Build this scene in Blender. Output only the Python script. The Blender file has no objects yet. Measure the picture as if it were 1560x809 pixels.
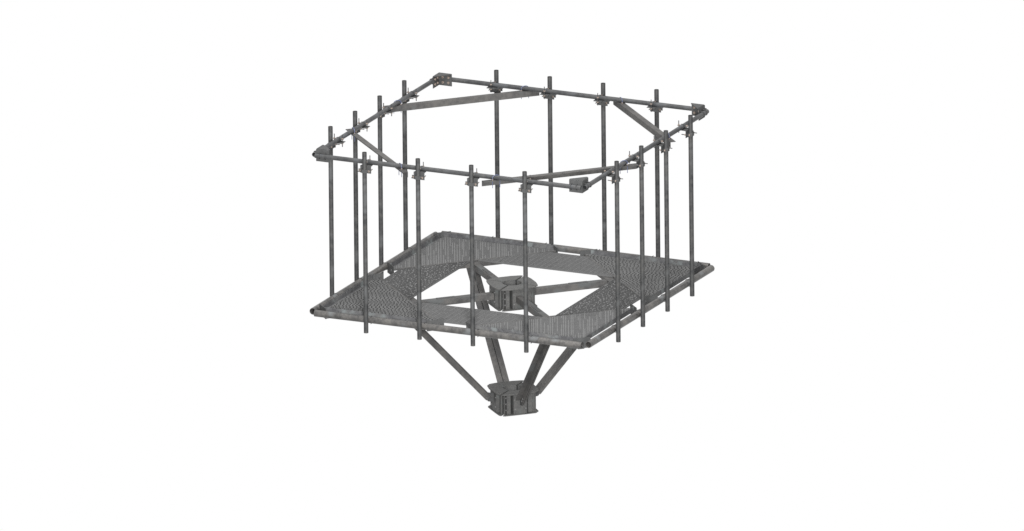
import bpy, math, random
from mathutils import Vector, Matrix
random.seed(7)
IN = 0.0254
V = Vector
scene = bpy.context.scene
COL = scene.collection

# ------------------------------------------------------------------ dimensions (inches)
RAIL_Z, RAIL_O, RAIL_H, RAIL_R = 89.6, 76.0, 74.7, 1.19
POST_O, POST_R, POST_L = 80.4, 1.19, 96.0
FACE_Z, FACE_O, FACE_H, FACE_R = 6.2, 77.45, 75.0, 1.75
DECK_Z = 6.9          # top of the grating
TOE = 73.5            # toe board plane
HYP = 79.3            # |x|+|y| of the corner panel's long edge
OPEN = 40.7           # half size of the central opening

# ------------------------------------------------------------------ materials
def steel(name, dark, mid, light, blue, rough=0.5, scale=1.0, spec=0.2, fine=0.35):
    m = bpy.data.materials.new(name); m.use_nodes = True
    nt = m.node_tree; N, L = nt.nodes, nt.links
    b = N['Principled BSDF']
    tc = N.new('ShaderNodeTexCoord')
    n1 = N.new('ShaderNodeTexNoise'); n1.inputs['Scale'].default_value = 3.6 * scale
    n1.inputs['Detail'].default_value = 5; n1.inputs['Roughness'].default_value = 0.65
    n2 = N.new('ShaderNodeTexNoise'); n2.inputs['Scale'].default_value = 17 * scale
    n2.inputs['Detail'].default_value = 3
    n3 = N.new('ShaderNodeTexNoise'); n3.inputs['Scale'].default_value = 3.0 * scale
    n3.inputs['Detail'].default_value = 2
    mp = N.new('ShaderNodeMapping'); mp.inputs['Location'].default_value = (3.1, 7.7, 1.9)
    L.new(tc.outputs['Object'], n1.inputs['Vector'])
    L.new(tc.outputs['Object'], n2.inputs['Vector'])
    L.new(tc.outputs['Object'], mp.inputs['Vector']); L.new(mp.outputs['Vector'], n3.inputs['Vector'])
    mx = N.new('ShaderNodeMix'); mx.data_type = 'FLOAT'; mx.inputs[0].default_value = fine
    L.new(n1.outputs['Fac'], mx.inputs[2]); L.new(n2.outputs['Fac'], mx.inputs[3])
    cr = N.new('ShaderNodeValToRGB'); e = cr.color_ramp.elements
    e[0].position = 0.39; e[0].color = (*dark, 1); e[1].position = 0.61; e[1].color = (*light, 1)
    k = cr.color_ramp.elements.new(0.5); k.color = (*mid, 1)
    L.new(mx.outputs[0], cr.inputs['Fac'])
    r2 = N.new('ShaderNodeValToRGB'); r2.color_ramp.elements[0].position = 0.57; r2.color_ramp.elements[1].position = 0.68
    L.new(n3.outputs['Fac'], r2.inputs['Fac'])
    cm = N.new('ShaderNodeMix'); cm.data_type = 'RGBA'
    L.new(r2.outputs['Color'], cm.inputs[0]); L.new(cr.outputs['Color'], cm.inputs[6]); cm.inputs[7].default_value = (*blue, 1)
    L.new(cm.outputs[2], b.inputs['Base Color'])
    b.inputs['Roughness'].default_value = rough
    b.inputs['Specular IOR Level'].default_value = spec
    return m
def plain(name, c, rough=0.55, spec=0.15, var=0.15, scale=9):
    m = bpy.data.materials.new(name); m.use_nodes = True
    nt = m.node_tree; N, L = nt.nodes, nt.links
    b = N['Principled BSDF']; tc = N.new('ShaderNodeTexCoord')
    n = N.new('ShaderNodeTexNoise'); n.inputs['Scale'].default_value = scale; n.inputs['Detail'].default_value = 3
    L.new(tc.outputs['Object'], n.inputs['Vector'])
    cr = N.new('ShaderNodeValToRGB'); e = cr.color_ramp.elements
    e[0].position = .3; e[1].position = .7
    e[0].color = (*[x * (1 - var) for x in c], 1); e[1].color = (*[x * (1 + var) for x in c], 1)
    L.new(n.outputs['Fac'], cr.inputs['Fac']); L.new(cr.outputs['Color'], b.inputs['Base Color'])
    b.inputs['Roughness'].default_value = rough; b.inputs['Specular IOR Level'].default_value = spec
    return m
M = {
 'post':   steel('galvanised_post', (.0103,.0108,.0113), (.0192,.0194,.0194), (.0261,.0256,.0244), (.0344,.0355,.0361), scale=1.2, fine=.45),
 'rail':   steel('galvanised_rail', (.0142,.0146,.0155), (.0210,.0214,.0218), (.0283,.0283,.0283), (.0271,.0284,.0301), rough=.38, scale=1.4, spec=.3),
 'face':   steel('galvanised_face_pipe', (.0176,.0173,.0170), (.0303,.0290,.0279), (.0438,.0415,.0387), (.0470,.0488,.0496), rough=.36, scale=1.5, spec=.35),
 'plate':  steel('galvanised_plate', (.0252,.0256,.0256), (.0300,.0305,.0305), (.0353,.0353,.0349), (.0328,.0335,.0335), rough=.6, scale=1.6, spec=.12),
 'angle':  steel('galvanised_angle', (.0232,.0228,.0228), (.0334,.0324,.0315), (.0435,.0415,.0395), (.0369,.0383,.0383), rough=.55, scale=1.2, spec=.15),
 'toe':    steel('galvanised_toe_board', (.0298,.0298,.0311), (.0446,.0446,.0459), (.0581,.0581,.0568), (.0702,.0757,.0757), rough=.55, scale=1.7, spec=.15),
 'collar': steel('galvanised_collar', (.0311,.0311,.0311), (.0386,.0386,.0376), (.0473,.0462,.0440), (.0430,.0451,.0440), rough=.6, scale=3.0, spec=.12, fine=.5),
 'grate':  plain('grating_steel', (.0468,.0468,.0468), var=.05),
 'tread':  plain('brightened_tread_steel', (.0641,.0641,.0636), var=.08),  # brightness of the bar tops and studs put into a lighter steel colour
 'zinc':   plain('yellow_zinc_bolt', (.1113,.0897,.0753), rough=.45, spec=.3, var=.2, scale=40),
 'ubolt':  plain('blue_zinc_rod', (.0394,.0459,.0790), rough=.4, spec=.3, var=.15, scale=20),
 'rod':    plain('threaded_rod_steel', (.0228,.0228,.0228), rough=.5, var=.15, scale=30),
 'bolt':   plain('steel_bolt', (.0718,.0718,.0718), rough=.45, spec=.3, var=.15, scale=40),
}

# ------------------------------------------------------------------ mesh builder
class MB:
    def __init__(s): s.v = []; s.f = []; s.m = []; s.sm = []
    def add(s, vs, fs, mi=0, smooth=False):
        o = len(s.v); s.v += [tuple(x) for x in vs]
        for q in fs: s.f.append(tuple(i + o for i in q)); s.m.append(mi); s.sm.append(smooth)
    def obox(s, c, ux, uy, uz, mi=0):      # centre and half-axis vectors
        c, ux, uy, uz = V(c), V(ux), V(uy), V(uz)
        vs = [c + a * ux + b * uy + d * uz for d in (-1, 1) for b in (-1, 1) for a in (-1, 1)]
        fs = [(0,2,3,1),(4,5,7,6),(0,1,5,4),(2,6,7,3),(0,4,6,2),(1,3,7,5)]
        if ux.cross(uy).dot(uz) < 0: fs = [q[::-1] for q in fs]
        s.add(vs, fs, mi)
    def box(s, lo, hi, mi=0):
        c = [(a + b) / 2 for a, b in zip(lo, hi)]; h = [(b - a) / 2 for a, b in zip(lo, hi)]
        s.obox(c, (h[0],0,0), (0,h[1],0), (0,0,h[2]), mi)
    def bar(s, p0, p1, w, h, up=(0,0,1), mi=0):   # flat bar from p0 to p1, width w across, h along up
        p0, p1 = V(p0), V(p1); d = p1 - p0; t = d.normalized(); up = V(up); up = (up - up.dot(t) * t).normalized(); sd = t.cross(up)
        s.obox((p0 + p1) / 2, d / 2, sd * (w / 2), up * (h / 2), mi)
    def tube(s, p0, p1, r, wall=0, n=28, mi=0):
        p0, p1 = V(p0), V(p1); t = (p1 - p0).normalized()
        a = t.orthogonal().normalized(); b = t.cross(a)
        cs = [a * math.cos(2*math.pi*i/n) + b * math.sin(2*math.pi*i/n) for i in range(n)]
        R = lambda p, rr: [p + c * rr for c in cs]
        nx = lambda i: (i + 1) % n
        s.add(R(p0, r) + R(p1, r), [(i, nx(i), n + nx(i), n + i) for i in range(n)], mi, True)
        if wall:
            q = r - wall
            s.add(R(p0, q) + R(p1, q), [(i, n + i, n + nx(i), nx(i)) for i in range(n)], mi, True)
            s.add(R(p0, r) + R(p0, q), [(i, n + i, n + nx(i), nx(i)) for i in range(n)], mi)
            s.add(R(p1, r) + R(p1, q), [(i, nx(i), n + nx(i), n + i) for i in range(n)], mi)
        else:
            s.add(R(p0, r), [tuple(range(n))[::-1]], mi); s.add(R(p1, r), [tuple(range(n))], mi)
    def path(s, pts, r, n=10, mi=0):
        pts = [V(p) for p in pts]; rings = []; ref = None
        for i, p in enumerate(pts):
            t = ((pts[min(i+1, len(pts)-1)] - pts[max(i-1, 0)])).normalized()
            if ref is None: ref = t.orthogonal().normalized()
            ref = (ref - ref.dot(t) * t).normalized(); b = t.cross(ref)
            rings.append([p + (ref * math.cos(2*math.pi*k/n) + b * math.sin(2*math.pi*k/n)) * r for k in range(n)])
        vs = [q for rg in rings for q in rg]; fs = []
        for i in range(len(pts) - 1):
            for k in range(n):
                k2 = (k + 1) % n; fs.append((i*n+k, i*n+k2, (i+1)*n+k2, (i+1)*n+k))
        s.add(vs, fs, mi, True)
        s.add(rings[0], [tuple(range(n))[::-1]], mi); s.add(rings[-1], [tuple(range(n))], mi)
    def prism(s, poly, z0, z1, mi=0, fr=None):     # polygon (ccw) extruded; fr maps local to world
        n = len(poly); fr = fr or Matrix.Identity(4)
        lo = [fr @ V((x, y, z0)) for x, y in poly]; hi = [fr @ V((x, y, z1)) for x, y in poly]
        fs = [tuple(range(n))[::-1], tuple(range(n, 2*n))] + [(i, (i+1) % n, n + (i+1) % n, n + i) for i in range(n)]
        if fr.determinant() < 0: fs = [q[::-1] for q in fs]
        s.add(lo + hi, fs, mi)
    def nut(s, p, axis, r=0.54, h=0.5, mi=0):
        p, ax = V(p), V(axis).normalized(); s.tube(p - ax*h/2, p + ax*h/2, r, n=6, mi=mi)
        s.sm[-8:-2] = [False] * 6
    def build(s, name, mats, parent=None, bevel=0.0, at=(0,0,0)):
        me = bpy.data.meshes.new(name); at = V(at)
        me.from_pydata([tuple((V(v) - at) * IN) for v in s.v], [], s.f)
        for k in (mats if isinstance(mats, (list, tuple)) else [mats]): me.materials.append(M[k])
        for p, mi, sm in zip(me.polygons, s.m, s.sm): p.material_index = mi; p.use_smooth = sm
        me.update()
        o = bpy.data.objects.new(name, me); COL.objects.link(o); o.location = at * IN
        if parent: o.parent = parent; 
        if bevel:
            b = o.modifiers.new('edge', 'BEVEL'); b.width = bevel * IN; b.segments = 2; b.limit_method = 'ANGLE'; b.angle_limit = math.radians(50)
        return o
def thing(name, label, cat, loc=(0,0,0), rz=0, group=None):
    o = bpy.data.objects.new(name, None); COL.objects.link(o)
    o.location = V(loc) * IN; o.rotation_euler = (0,0,rz); o.empty_display_size = .1
    o['label'] = label; o['category'] = cat
    if group: o['group'] = group
    return o
def copy_tree(o, parent=None):
    c = o.copy(); COL.objects.link(c)
    if parent: c.parent = parent
    for ch in list(o.children): copy_tree(ch, c)
    return c
def ubolt_pts(c, across, up, r, leg):    # U over the top of a pipe at c: legs run down along -up
    c, a, u = V(c), V(across), V(up)
    pts = [c - a * r - u * leg]
    for i in range(13):
        th = math.pi - math.pi * i / 12
        pts.append(c + a * (r * math.cos(th)) + u * (r * math.sin(th)))
    return pts + [c + a * r - u * leg]

# ================================================================== mounting pipes (16)
# local frame: the pipe stands at the origin, +y points in to the rail, x along the rail
IW = POST_O - RAIL_O        # distance pipe axis to rail axis
RZ = RAIL_Z
def make_pipe():
    t = thing('mounting_pipe', 'x', 'pipe')
    m = MB(); m.tube((0,0,0), (0,0,POST_L), POST_R, .2); m.build('pipe', 'post', t)
    # crossover clamp: upright plate behind the pipe, flat plate under the rail, two small gussets
    m = MB(); zp = RZ - RAIL_R - .25; y0 = POST_R + .02
    m.box((-3.0, y0, zp - 3.6), (3.0, y0 + .3, zp))
    m.prism([(-3.0, y0), (3.0, y0), (2.2, IW + 3.0), (-2.2, IW + 3.0)], zp, zp + .25)
    cl = m.build('crossover_clamp', 'plate', t)
    # strap in front of the pipe (bent flat bar)
    m = MB(); zs = zp - 2.0
    prof = [(-3.3, 0.0), (-1.9, 0.0), (-1.0, -POST_R - .12), (1.0, -POST_R - .12), (1.9, 0.0), (3.3, 0.0)]
    for (xa, ya), (xb, yb) in zip(prof, prof[1:]):
        m.bar((xa, ya - .1, zs), (xb, yb - .1, zs), .2, 1.9)
    m.build('strap', 'plate', cl, .03)
    m = MB(); prof = [(IW - 2.9, .2), (IW - 1.7, .2), (IW - .8, RAIL_R + .03), (IW + .8, RAIL_R + .03), (IW + 1.7, .2), (IW + 2.9, .2)]
    for (ya, za), (yb, zb) in zip(prof, prof[1:]):
        m.bar((0, ya, RZ + za), (0, yb, RZ + zb), .9, .12, up=(0, 0, 1))
    m.build('strap', 'plate', cl, .03)
    for sx in (-1, 1):          # bolts of the pipe strap run along y
        x = sx * 2.55
        m = MB(); m.tube((x, -2.3, zs), (x, 3.9, zs), .22, n=10, mi=0)
        m.nut((x, -.55, zs), (0,1,0), mi=1); m.nut((x, y0 + .65, zs), (0,1,0), mi=1)
        m.build('bolt', ['rod', 'zinc'], cl)
    for sy in (-1, 1):          # bolts of the rail strap stand upright
        y = IW + sy * 2.25
        m = MB(); m.tube((0, y, RZ - 3.6), (0, y, RZ + 2.9), .22, n=10, mi=0)
        m.nut((0, y, RZ + .65), (0,0,1), mi=1); m.nut((0, y, RZ - RAIL_R - .65), (0,0,1), mi=1)
        m.build('bolt', ['rod', 'zinc'], cl)
    # U-bolt that holds the pipe to the face pipe of the platform
    m = MB(); c = V((0, POST_O - FACE_O, FACE_Z))
    m.path(ubolt_pts(c + V((1.65, 0, 0)), (0,0,1), (0,1,0), FACE_R + .13, .9), .15, 8)
    m.build('u_bolt', 'rod', t)
    return t
SIDES = [  # name of the rail, position of pipe k (-45..45), rotation that turns local +y inward, order of names
    ('front rail', lambda s: (s, -POST_O), 0, 'left', 'front'),
    ('right rail', lambda s: (POST_O, s), math.pi/2, 'front', 'right'),
    ('back rail', lambda s: (-s, POST_O), math.pi, 'right', 'back'),
    ('left rail', lambda s: (-POST_O, -s), -math.pi/2, 'back', 'left'),
]
LAB = {
 'front rail': ['grey vertical pipe on the near front rail, first from the left corner',
                'grey vertical pipe on the near front rail, second from the left corner',
                'grey vertical pipe on the near front rail third from the left corner',
                'grey vertical pipe on the near front rail, closest to the front corner bracket'],
 'right rail': ['grey vertical pipe on the right rail, closest to the front corner bracket',
                'grey vertical pipe on the right rail, second from the front corner bracket',
                'grey vertical pipe on the right rail, standing where an angle brace end pokes out',
                'grey vertical pipe on the right rail, closest to the far right corner'],
 'back rail':  ['grey vertical pipe on the far back rail, closest to the right corner',
                'grey vertical pipe on the far back rail, second from the right corner',
                'grey vertical pipe on the far back rail, second from the back corner bracket',
                'grey vertical pipe on the far back rail, closest to the back corner bracket'],
 'left rail':  ['grey vertical pipe on the left rail, closest to the back corner bracket',
                'grey vertical pipe on the left rail, second from the back corner bracket',
                'grey vertical pipe on the left rail, second from the left corner',
                'grey vertical pipe on the left rail, closest to the left corner'],
}
proto = make_pipe(); first = True
for nm, f, rz, _, _ in SIDES:
    for k, s in enumerate((-45, -15, 15, 45)):
        o = proto if first else copy_tree(proto); first = False
        x, y = f(s); o.location = V((x, y, 0)) * IN; o.rotation_euler = (0,0,rz)
        o['label'] = LAB[nm][k]; o['group'] = 'vertical mounting pipes round the platform'

# ================================================================== handrail: four rails, corner brackets, angle braces
hr = thing('handrail', 'square grey pipe handrail high above the platform with diagonal angle braces across its corners', 'handrail', (0,0,RAIL_Z))
HZ = V((0,0,RAIL_Z))
def rotz(k): return Matrix.Rotation(k * math.pi / 2, 4, 'Z')
m = MB(); m.tube((-RAIL_H, -RAIL_O, 0), (RAIL_H, -RAIL_O, 0), RAIL_R, .18); rail = m.build('rail', 'rail', hr)
# corner bracket at the (-,-) corner
def corner_bracket():
    o = RAIL_O - RAIL_R - .02; a = .28; L0 = 1.5; L1 = 7.4; H = 3.2
    m = MB()
    m.box((-o + L0 - 1.5, -o, -H), (-o + L1, -o + a, H))
    m.box((-o, -o + a, -H), (-o + a, -o + L1, H))
    m.prism([(-o + .3, -o + .3), (-o + L1, -o + .3), (-o + L1, -o + 1.1), (-o + 1.1, -o + L1), (-o + .3, -o + L1)], H + .003, H + .3)
    br = m.build('corner_bracket', 'plate', hr)
    for x in (-o + 2.6, -o + 5.7):
        for sw in (0, 1):
            c = V((x, -RAIL_O, 0)) if not sw else V((-RAIL_O, x, 0))
            inn = V((0,1,0)) if not sw else V((1,0,0))
            m = MB(); m.path(ubolt_pts(c, (0,0,1), -inn, RAIL_R + .2, 2.6), .2, 8)
            for sz in (-1, 1):
                m.nut(c + V((0,0,sz*(RAIL_R + .2))) + inn * (RAIL_R + .75), inn, .66, .6, mi=1)
            m.build('u_bolt', ['rod', 'zinc'], br)
    return br
cb = corner_bracket()
# angle brace across the (-,-) corner; local frame then rotated
def angle_brace():
    D = 72.8; zt = -RAIL_R - .02; Lh = 42.0
    d = V((1,-1,0)).normalized(); out = V((-1,-1,0)).normalized()
    c = out * D
    m = MB()
    m.obox(c + V((0,0,zt - .125)), d * Lh, out * 1.5, V((0,0,.125)))
    m.obox(c - out * 1.375 + V((0,0,zt - .25 - 1.375)), d * Lh, out * .125, V((0,0,1.375)))
    b = m.build('angle_brace', 'angle', hr)
    for sgn in (-1, 1):
        # crossing point with the rail
        t = (RAIL_O * math.sqrt(2) - D)
        p = out * D + d * (sgn * t)
        ax = V((1,0,0)) if sgn > 0 else V((0,1,0))
        acr = V((0,1,0)) if sgn > 0 else V((1,0,0))
        p = V((p.x, -RAIL_O, 0)) if sgn > 0 else V((-RAIL_O, p.y, 0))
        acr = d if d.dot(acr) > 0 else -d          # the U straddles the rail along the brace
        UR = (RAIL_R + .22) * math.sqrt(2)
        pts = [p - acr * UR - V((0,0,5.4))] + [p + acr * (UR * math.cos(th)) + V((0,0,(RAIL_R + .22) * math.sin(th))) for th in [math.pi * (1 - i / 14) for i in range(15)]] + [p + acr * UR - V((0,0,5.4))]
        m = MB(); m.path(pts, .17, 8, mi=0)
        for q in (-1, 1): m.nut(p + acr * q * UR + V((0,0,-RAIL_R + .22)), (0,0,1), .42, .35, mi=1)
        m.build('u_bolt', ['ubolt', 'zinc'], b)
    return b
ab = angle_brace()
for src in (rail, cb, ab):
    for k in (1, 2, 3):
        c = copy_tree(src, hr); c.rotation_euler = (0, 0, k * math.pi / 2)

# ================================================================== platform deck
pf = thing('work_platform', 'square grey steel platform of grating panels with toe boards round a central opening', 'platform', (0,0,FACE_Z))
PZ = FACE_Z
def Z(z): return z - PZ
m = MB(); m.tube((-FACE_H, -FACE_O, 0), (FACE_H, -FACE_O, 0), FACE_R, .25, n=32); fp = m.build('face_pipe', 'face', pf)
for k in (1,2,3):
    c = copy_tree(fp, pf); c.rotation_euler = (0,0,k*math.pi/2)
# support arms with end plates (along the diagonals)
def arm():
    d = V((-1,-1,0)).normalized(); n = V((1,-1,0)).normalized()
    m = MB(); zt, zb = Z(5.9), Z(2.5)
    m.obox(d * 55.5 + V((0,0,(zt+zb)/2)), d * 46.5, n * 1.7, V((0,0,(zt-zb)/2)))
    a = m.build('support_arm', 'angle', pf, .12)
    m = MB()   # seat under the two face pipes
    m.obox(d * 101.2 + V((0,0,Z(4.3))), d * 1.8, n * 3.0, V((0,0,.12)))
    m.build('end_plate', 'plate', a)
    m = MB()   # sleeve plate on top of the arm near the opening
    m.obox(d * 36 + V((0,0,Z(6.03))), d * 5, n * 1.2, V((0,0,.12)))
    m.build('splice_plate', 'plate', a)
    return a
am = arm()
# toe board of the (-,-) corner: two legs with an inward flange, and three upright support plates at the panel's tips
def toe_board():
    T = TOE; th = .2; h0, h1 = Z(6.1), Z(8.7); hd = Z(3.2); e = -10.3; q = -T + 1.6
    m = MB()
    m.box((-T, q, h0), (-T + th, e, h1)); m.box((q, -T, h0), (e, -T + th, h1))
    m.box((-T + th + .002, q + 2.2, h0), (-T + 1.85, e - 1.2, h0 + .2)); m.box((q + 2.2, -T + th + .002, h0), (e - 1.2, -T + 1.85, h0 + .2))
    t = m.build('toe_board', 'toe', pf)
    for c, d in (((-72.75, -72.75), (1, -1)), ((-72.6, -9.6), (1, 1)), ((-9.6, -72.6), (1, 1))):
        d = V((*d, 0)).normalized(); n = V((-d.y, d.x, 0))
        m = MB(); m.obox(V((*c, (hd + h1 + .1) / 2)), d * 4.7, n * .13, V((0,0,(h1 + .1 - hd) / 2)))
        m.build('support_plate', 'plate', t)
    return t
tb = toe_board()
for src in (am, tb):
    for k in (1,2,3):
        c = copy_tree(src, pf); c.rotation_euler = (0,0,k*math.pi/2)
# ---- gratings
def clip(poly, d, s):
    """segment of the line {p: p.n = s} (n = d turned left) inside a convex ccw polygon; returns t0, t1 along d."""
    n = (-d[1], d[0]); ts = []
    for (x0, y0), (x1, y1) in zip(poly, poly[1:] + poly[:1]):
        a = x0*n[0] + y0*n[1] - s; b = x1*n[0] + y1*n[1] - s
        if (a < 0) != (b < 0):
            u = a / (a - b); x = x0 + u*(x1-x0); y = y0 + u*(y1-y0); ts.append(x*d[0] + y*d[1])
    return (min(ts), max(ts)) if len(ts) >= 2 else None
def bars(m, poly, d, pitch, w, z0, z1, mi=0, jit=0.0, breaks=0.0, fill=.62, gap=0.0, rnd=random):
    L = math.hypot(*d); d = (d[0]/L, d[1]/L); n = (-d[1], d[0])
    ss = [x*n[0] + y*n[1] for x, y in poly]; s = min(ss) + pitch * .5
    while s < max(ss):
        q = s + (rnd.uniform(-jit, jit) if jit else 0)
        r = clip(poly, d, q)
        if r and r[1] - r[0] > .6:
            segs = [r]
            if breaks:
                segs = []; t = r[0] - rnd.uniform(0, breaks)
                while gap and t < r[1]:          # regular dashes
                    e = t + rnd.uniform(.75, 1.25) * breaks
                    a, b = max(t, r[0]), min(e, r[1])
                    if b - a > .2: segs.append((a, b))
                    t = e + gap
                while t < r[1]:
                    e = t + rnd.uniform(.5, 1.5) * breaks
                    if rnd.random() < fill:
                        a, b = max(t, r[0]), min(e, r[1])
                        if b - a > .3: segs.append((a, b))
                    t = e
            for a, b in segs:
                c = V((d[0]*(a+b)/2 + n[0]*q, d[1]*(a+b)/2 + n[1]*q, (z0+z1)/2))
                m.obox(c, V((d[0], d[1], 0)) * ((b-a)/2), V((n[0], n[1], 0)) * (w/2), V((0,0,(z1-z0)/2)), mi)
        s += pitch
def frame_edge(m, poly, w, z0, z1, mi=0):
    n = len(poly); cx = sum(p[0] for p in poly)/n; cy = sum(p[1] for p in poly)/n
    for i in range(n):
        a, b = V((*poly[i], 0)), V((*poly[(i+1) % n], 0)); t = (b - a).normalized(); nn = V((-t.y, t.x, 0))
        m.obox((a + b)/2 + nn * w/2 + V((0,0,(z0+z1)/2)), (b - a)/2, nn * w/2, V((0,0,(z1-z0)/2)), mi)
def rot(p, k):
    c, s = [(1,0),(0,1),(-1,0),(0,-1)][k]; return (p[0]*c - p[1]*s, p[0]*s + p[1]*c)
def studs(m, poly, n, ln, d, z0, z1, w, mi):
    xs = [p[0] for p in poly]; ys = [p[1] for p in poly]
    def inside(x, y):
        return all((b[0]-a[0])*(y-a[1]) - (b[1]-a[1])*(x-a[0]) > .8*math.hypot(b[0]-a[0], b[1]-a[1]) for a, b in zip(poly, poly[1:]+poly[:1]))
    st = math.sqrt((max(xs) - min(xs)) * (max(ys) - min(ys)) / n); x0 = min(xs)      # scattered on a jittered grid
    while x0 < max(xs):
        y0 = min(ys)
        while y0 < max(ys):
            x, y = x0 + random.uniform(.1, .9) * st, y0 + random.uniform(.1, .9) * st; y0 += st
            if not inside(x, y): continue
            l = ln * random.choice((.6, .6, 1, 1.6))
            m.obox(V((x, y, (z0+z1)/2)), V((d[0]*l/2, d[1]*l/2, 0)), V((-d[1]*w/2, d[0]*w/2, 0)), V((0,0,(z1-z0)/2)), mi)
        x0 += st
ZT = Z(DECK_Z)
A = math.radians(24.9); VD = (-math.sin(A), math.cos(A)); RD = (math.cos(A), math.sin(A))
T2 = TOE - 1.9; c2 = 1.5
corner = [(-T2 + c2, -T2), (-(HYP - T2), -T2), (-T2, -(HYP - T2)), (-T2, -T2 + c2)]
O = OPEN; MO = 67.5
mid = [(-(HYP - .5 - MO), -MO), ((HYP - .5 - MO), -MO), (HYP - .5 - O, -O), (-(HYP - .5 - O), -O)]
for k in range(4):          # corner panels: 0 left, 1 front, 2 right, 3 back
    poly = [rot(p, k) for p in corner]
    hd = rot((1, -1), k)
    m = MB()
    if k % 2 == 0:
        bars(m, poly, hd, .95, .16, ZT - 1.2, ZT, 0)
        bars(m, poly, RD, 2.05, .8, ZT - .1, ZT + .012, 1, .04, 1.25, gap=.6)
    else:
        bars(m, poly, hd, 1.1, .18, ZT - 1.0, ZT, 0)
        bars(m, poly, VD, 1.2, .42, ZT - .1, ZT + .012, 1, .32, 12, .72)
    frame_edge(m, poly, .3, ZT - 1.1, ZT - .006, 0)
    m.build('corner_grating', ['grate', 'tread'], pf)
    m = MB()
    e = .2; s2 = math.sqrt(2)
    d = V((*hd, 0)).normalized(); nn = V((*rot((1, 1), k), 0)).normalized()
    half = (T2 - (HYP - T2)) / s2 - 1.0
    ctr = nn * (-HYP / s2 + .3)
    m.obox(ctr + V((0,0,ZT - .13)), d * half, nn * .45, V((0,0,.135)))
    m.obox(ctr + nn * 2.3 + V((0,0,ZT - .92)), d * 14, nn * 2.4, V((0,0,.1)))      # support angle on the arm, cutting the opening's corner
    m.obox(ctr + nn * 4.58 + V((0,0,ZT - 1.75)), d * 14, nn * .12, V((0,0,.72)))
    m.build('edge_angle', 'angle', pf)
for k in range(4):          # middle panels: 0 front, 1 right, 2 back, 3 left
    poly = [rot(p, k) for p in mid]
    along = rot((1, 0), k); across = rot((0, 1), k)
    m = MB()
    bars(m, poly, along, .8, .15, ZT - .75, ZT - .02, 0)
    if k % 2 == 0:
        bars(m, poly, across, 3.05, .24, ZT - .1, ZT + .012, 1)
        studs(m, poly, 130, .7, across, ZT - .1, ZT + .012, .3, 1)
        studs(m, poly, 40, .8, across, ZT - .1, ZT + .014, .35, 2)
    else:
        studs(m, poly, 520, .5, RD, ZT - .1, ZT + .012, 1.0, 1)
    frame_edge(m, poly, .2, ZT - .77, ZT - .01, 0)
    m.build('middle_grating', ['grate', 'tread', 'rod'], pf)

# ================================================================== collars
def collar(label, ztop):
    t = thing('ring_collar', label, 'collar', (0,0,ztop))
    H = 11.6; Ri = 4.9; W = 14.0; gp = .5
    seg = None
    def plate(W, b):
        arc = [(Ri*math.cos(math.radians(a)), Ri*math.sin(math.radians(a))) for a in range(184, 267, 9)]
        # quadrant (-,-): outer tips on the axes, chord bulging a little
        return [(-gp, -Ri)] and ([(-W, -gp), (-W + .3, -gp - 1.2), (-10.9 + b, -5.7 + b), (-5.7 + b, -10.9 + b), (-gp - 1.2, -W + .3), (-gp, -W)] + [(-gp, -Ri)] + arc[::-1][1:-1] + [(-Ri, -gp)])
    m = MB()
    m.prism(plate(W, 0), -.5, 0); m.prism(plate(W - .3, .65), -H, -H + .5)
    d = V((-1,-1,0)).normalized(); n = V((1,-1,0)).normalized()
    # upright face plate, side webs, inner shell
    m.obox(d * 10.3 + V((0,0,-H/2)), d * .2, n * 3.6, V((0,0,H/2 - .502)))
    for s in (-1, 1):
        m.obox(d * 7.8 + n * s * 3.45 + V((0,0,-H/2)), d * 2.28, n * .15, V((0,0,H/2 - .502)))
        m.obox(d * 9.0 + n * s * 5.8 + V((0,0,-H/2)), d * .18, n * 1.05, V((0,0,H/2 - .502)))
        m.obox(d * 8.0 + n * s * 4.75 + V((0,0,-H/2)), d * .8, n * .12, V((0,0,H/2 - .502)))
    for i, (a0, a1) in enumerate([(186 + 11.2*j, 186 + 11.2*(j+1)) for j in range(7)]):   # inner shell round the mast hole
        q0, q1 = [V((math.cos(math.radians(a)), math.sin(math.radians(a)), 0)) * (Ri + .16) for a in (a0, a1)]
        c = (q0 + q1) / 2; t_ = (q1 - q0); nn = V((-t_.y, t_.x, 0)).normalized()
        m.obox(c + V((0,0,-H/2)), t_ / 2, nn * .12, V((0,0,H/2 - .503)))
    sg = m.build('collar_segment', 'collar', t)
    for s in (0, 1):    # flanges along the split lines, bolted to the next segment
        m = MB()
        if s == 0: m.box((-W + 1.6, -gp - .4, -H + .502), (-Ri - .6, -gp, -.502))
        else: m.box((-gp - .4, -W + 1.6, -H + .502), (-gp, -Ri - .6, -.502))
        m.build('flange', 'collar', sg)
    for z in (-2.6, -5.8, -9.0):
        m = MB(); m.tube((-11.0, -1.9, z), (-11.0, 1.9, z), .26, n=8, mi=0)
        for q in (-1, 1): m.nut((-11.0, q * 1.15, z), (0,1,0), .42, .4, mi=1)
        m.build('bolt', ['rod', 'bolt'], sg)
    for z in (-3.4, -8.3):
        for s in (-1, 1):
            m = MB(); m.nut(d * 10.65 + n * s * 2.9 + V((0,0,z)), d, .34, .35, mi=0); m.build('bolt', 'bolt', sg)
    for k in (1,2,3):
        c = copy_tree(sg, t); c.rotation_euler = (0,0,k*math.pi/2)
    return t
collar('grey four piece clamp collar in the middle of the platform opening', 10.0)
low = collar('grey four piece clamp collar hanging at the bottom below the platform', -45.8)

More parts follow.
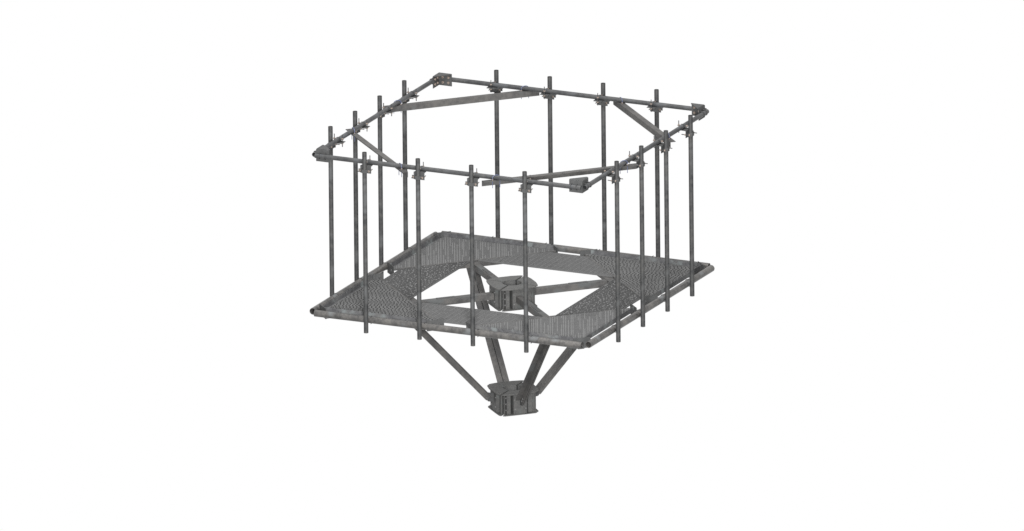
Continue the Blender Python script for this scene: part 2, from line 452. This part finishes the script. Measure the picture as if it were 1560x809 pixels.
# ================================================================== kicker braces
def kicker(label):
    t = thing('diagonal_brace', label, 'brace')
    d = V((-1,-1,0)).normalized(); n = V((1,-1,0)).normalized()
    p0 = d * 13.4 + V((0,0,-49.7)); p1 = d * 60.5 + V((0,0,2.0))
    ax = (p1 - p0).normalized(); up = n.cross(ax); 
    if up.dot(d) > 0: up = -up            # points in and up
    for s in (-1, 1):
        m = MB(); c = (p0 + p1) / 2; hl = (p1 - p0).length / 2
        m.obox(c + up * 1.38 + n * s * 1.73, ax * hl, n * 1.5, up * .13)
        m.obox(c - up * .26 + n * s * .36, ax * hl, n * .13, up * 1.5)
        m.build('angle_bar', 'angle', t)
    m = MB()
    fr = Matrix(((d.x, 0, n.x, 0), (d.y, 0, n.y, 0), (0, 1, 0, 0), (0, 0, 0, 1)))
    m.prism([(10.55, -52.2), (13.6, -51.6), (16.2, -48.6), (15.4, -46.4), (10.55, -47.6)], -.2, .2, fr=fr)
    m.build('gusset', 'plate', t)
    m = MB(); m.prism([(52, -5.5), (60, -5.0), (64, 1.4), (55, 1.4)], -.2, .2, fr=fr); m.build('gusset', 'plate', t)
    for q in (1.2, 3.4):
        m = MB(); p = p0 + ax * q - up * .4; m.tube(p - n * 1.1, p + n * 1.1, .25, n=8, mi=0)
        for s in (-1, 1): m.nut(p + n * s * .75, n, .4, .4, mi=1)
        m.build('bolt', ['rod', 'bolt'], t)
    return t
KL = ['grey double angle brace rising from the bottom collar to the left corner arm',
      'dark double angle brace in front of the bottom collar, rising to the front corner arm',
      'grey double angle brace rising from the bottom collar to the right corner arm',
      'pale double angle brace behind the bottom collar, rising to the back corner arm']
kb = kicker(KL[0])
for k in range(4):
    c = kb if k == 0 else copy_tree(kb)
    c.rotation_euler = (0,0,k*math.pi/2); c['label'] = KL[k]; c['group'] = 'diagonal braces under the platform'

# ================================================================== world, lamp, camera
w = bpy.data.worlds.new('World'); scene.world = w; w.use_nodes = True
bg = w.node_tree.nodes['Background']; bg.inputs['Color'].default_value = (1,1,1,1); bg.inputs['Strength'].default_value = 1.0

E = math.radians(16.4); ROLL = -0.0097; P = 2.986
sA, cA, sE, cE = math.sin(A), math.cos(A), math.sin(E), math.cos(E)
r0 = V((cA, sA, 0)); u0 = V((-sA*sE, cA*sE, cE)); fw = V((-sA*cE, cA*cE, -sE))
r = (r0 * math.cos(ROLL) + u0 * math.sin(ROLL)).normalized(); u = (u0 * math.cos(ROLL) - r0 * math.sin(ROLL)).normalized()
OX, OY = 780.3, 459.3                     # where the frame's centre axis foot sits
cam = bpy.data.cameras.new('camera'); co = bpy.data.objects.new('camera', cam); COL.objects.link(co)
cam.type = 'ORTHO'; cam.ortho_scale = 1560 / P * IN; cam.clip_start = .1; cam.clip_end = 200
pos = (r * ((780 - OX) / P) + u * ((OY - 404.5) / P)) * IN - fw * 16
co.matrix_world = Matrix(((r.x, u.x, -fw.x, pos.x), (r.y, u.y, -fw.y, pos.y), (r.z, u.z, -fw.z, pos.z), (0,0,0,1)))
scene.camera = co

def softbox(name, d, size, k, dist=30):
    ld = bpy.data.lights.new(name, 'AREA'); ld.shape = 'DISK'; ld.size = size; ld.energy = k * math.pi ** 2 * dist ** 2
    lo = bpy.data.objects.new(name, ld); COL.objects.link(lo)
    d = V(d).normalized(); lo.location = d * dist + V((0,0,1.0))
    lo.rotation_euler = (-d).to_track_quat('-Z', 'Y').to_euler()
softbox('front_softbox', (sA * .97, -cA * .97, .24), 6, 2.9)
softbox('high_softbox', (sA * .574, -cA * .574, .819), 5, 1.3)
softbox('top_softbox', (0, -.1, 1), 12, 1.4)

scene.view_settings.view_transform = 'Standard'; scene.view_settings.look = 'None'
scene.view_settings.exposure = 0; scene.view_settings.gamma = 1
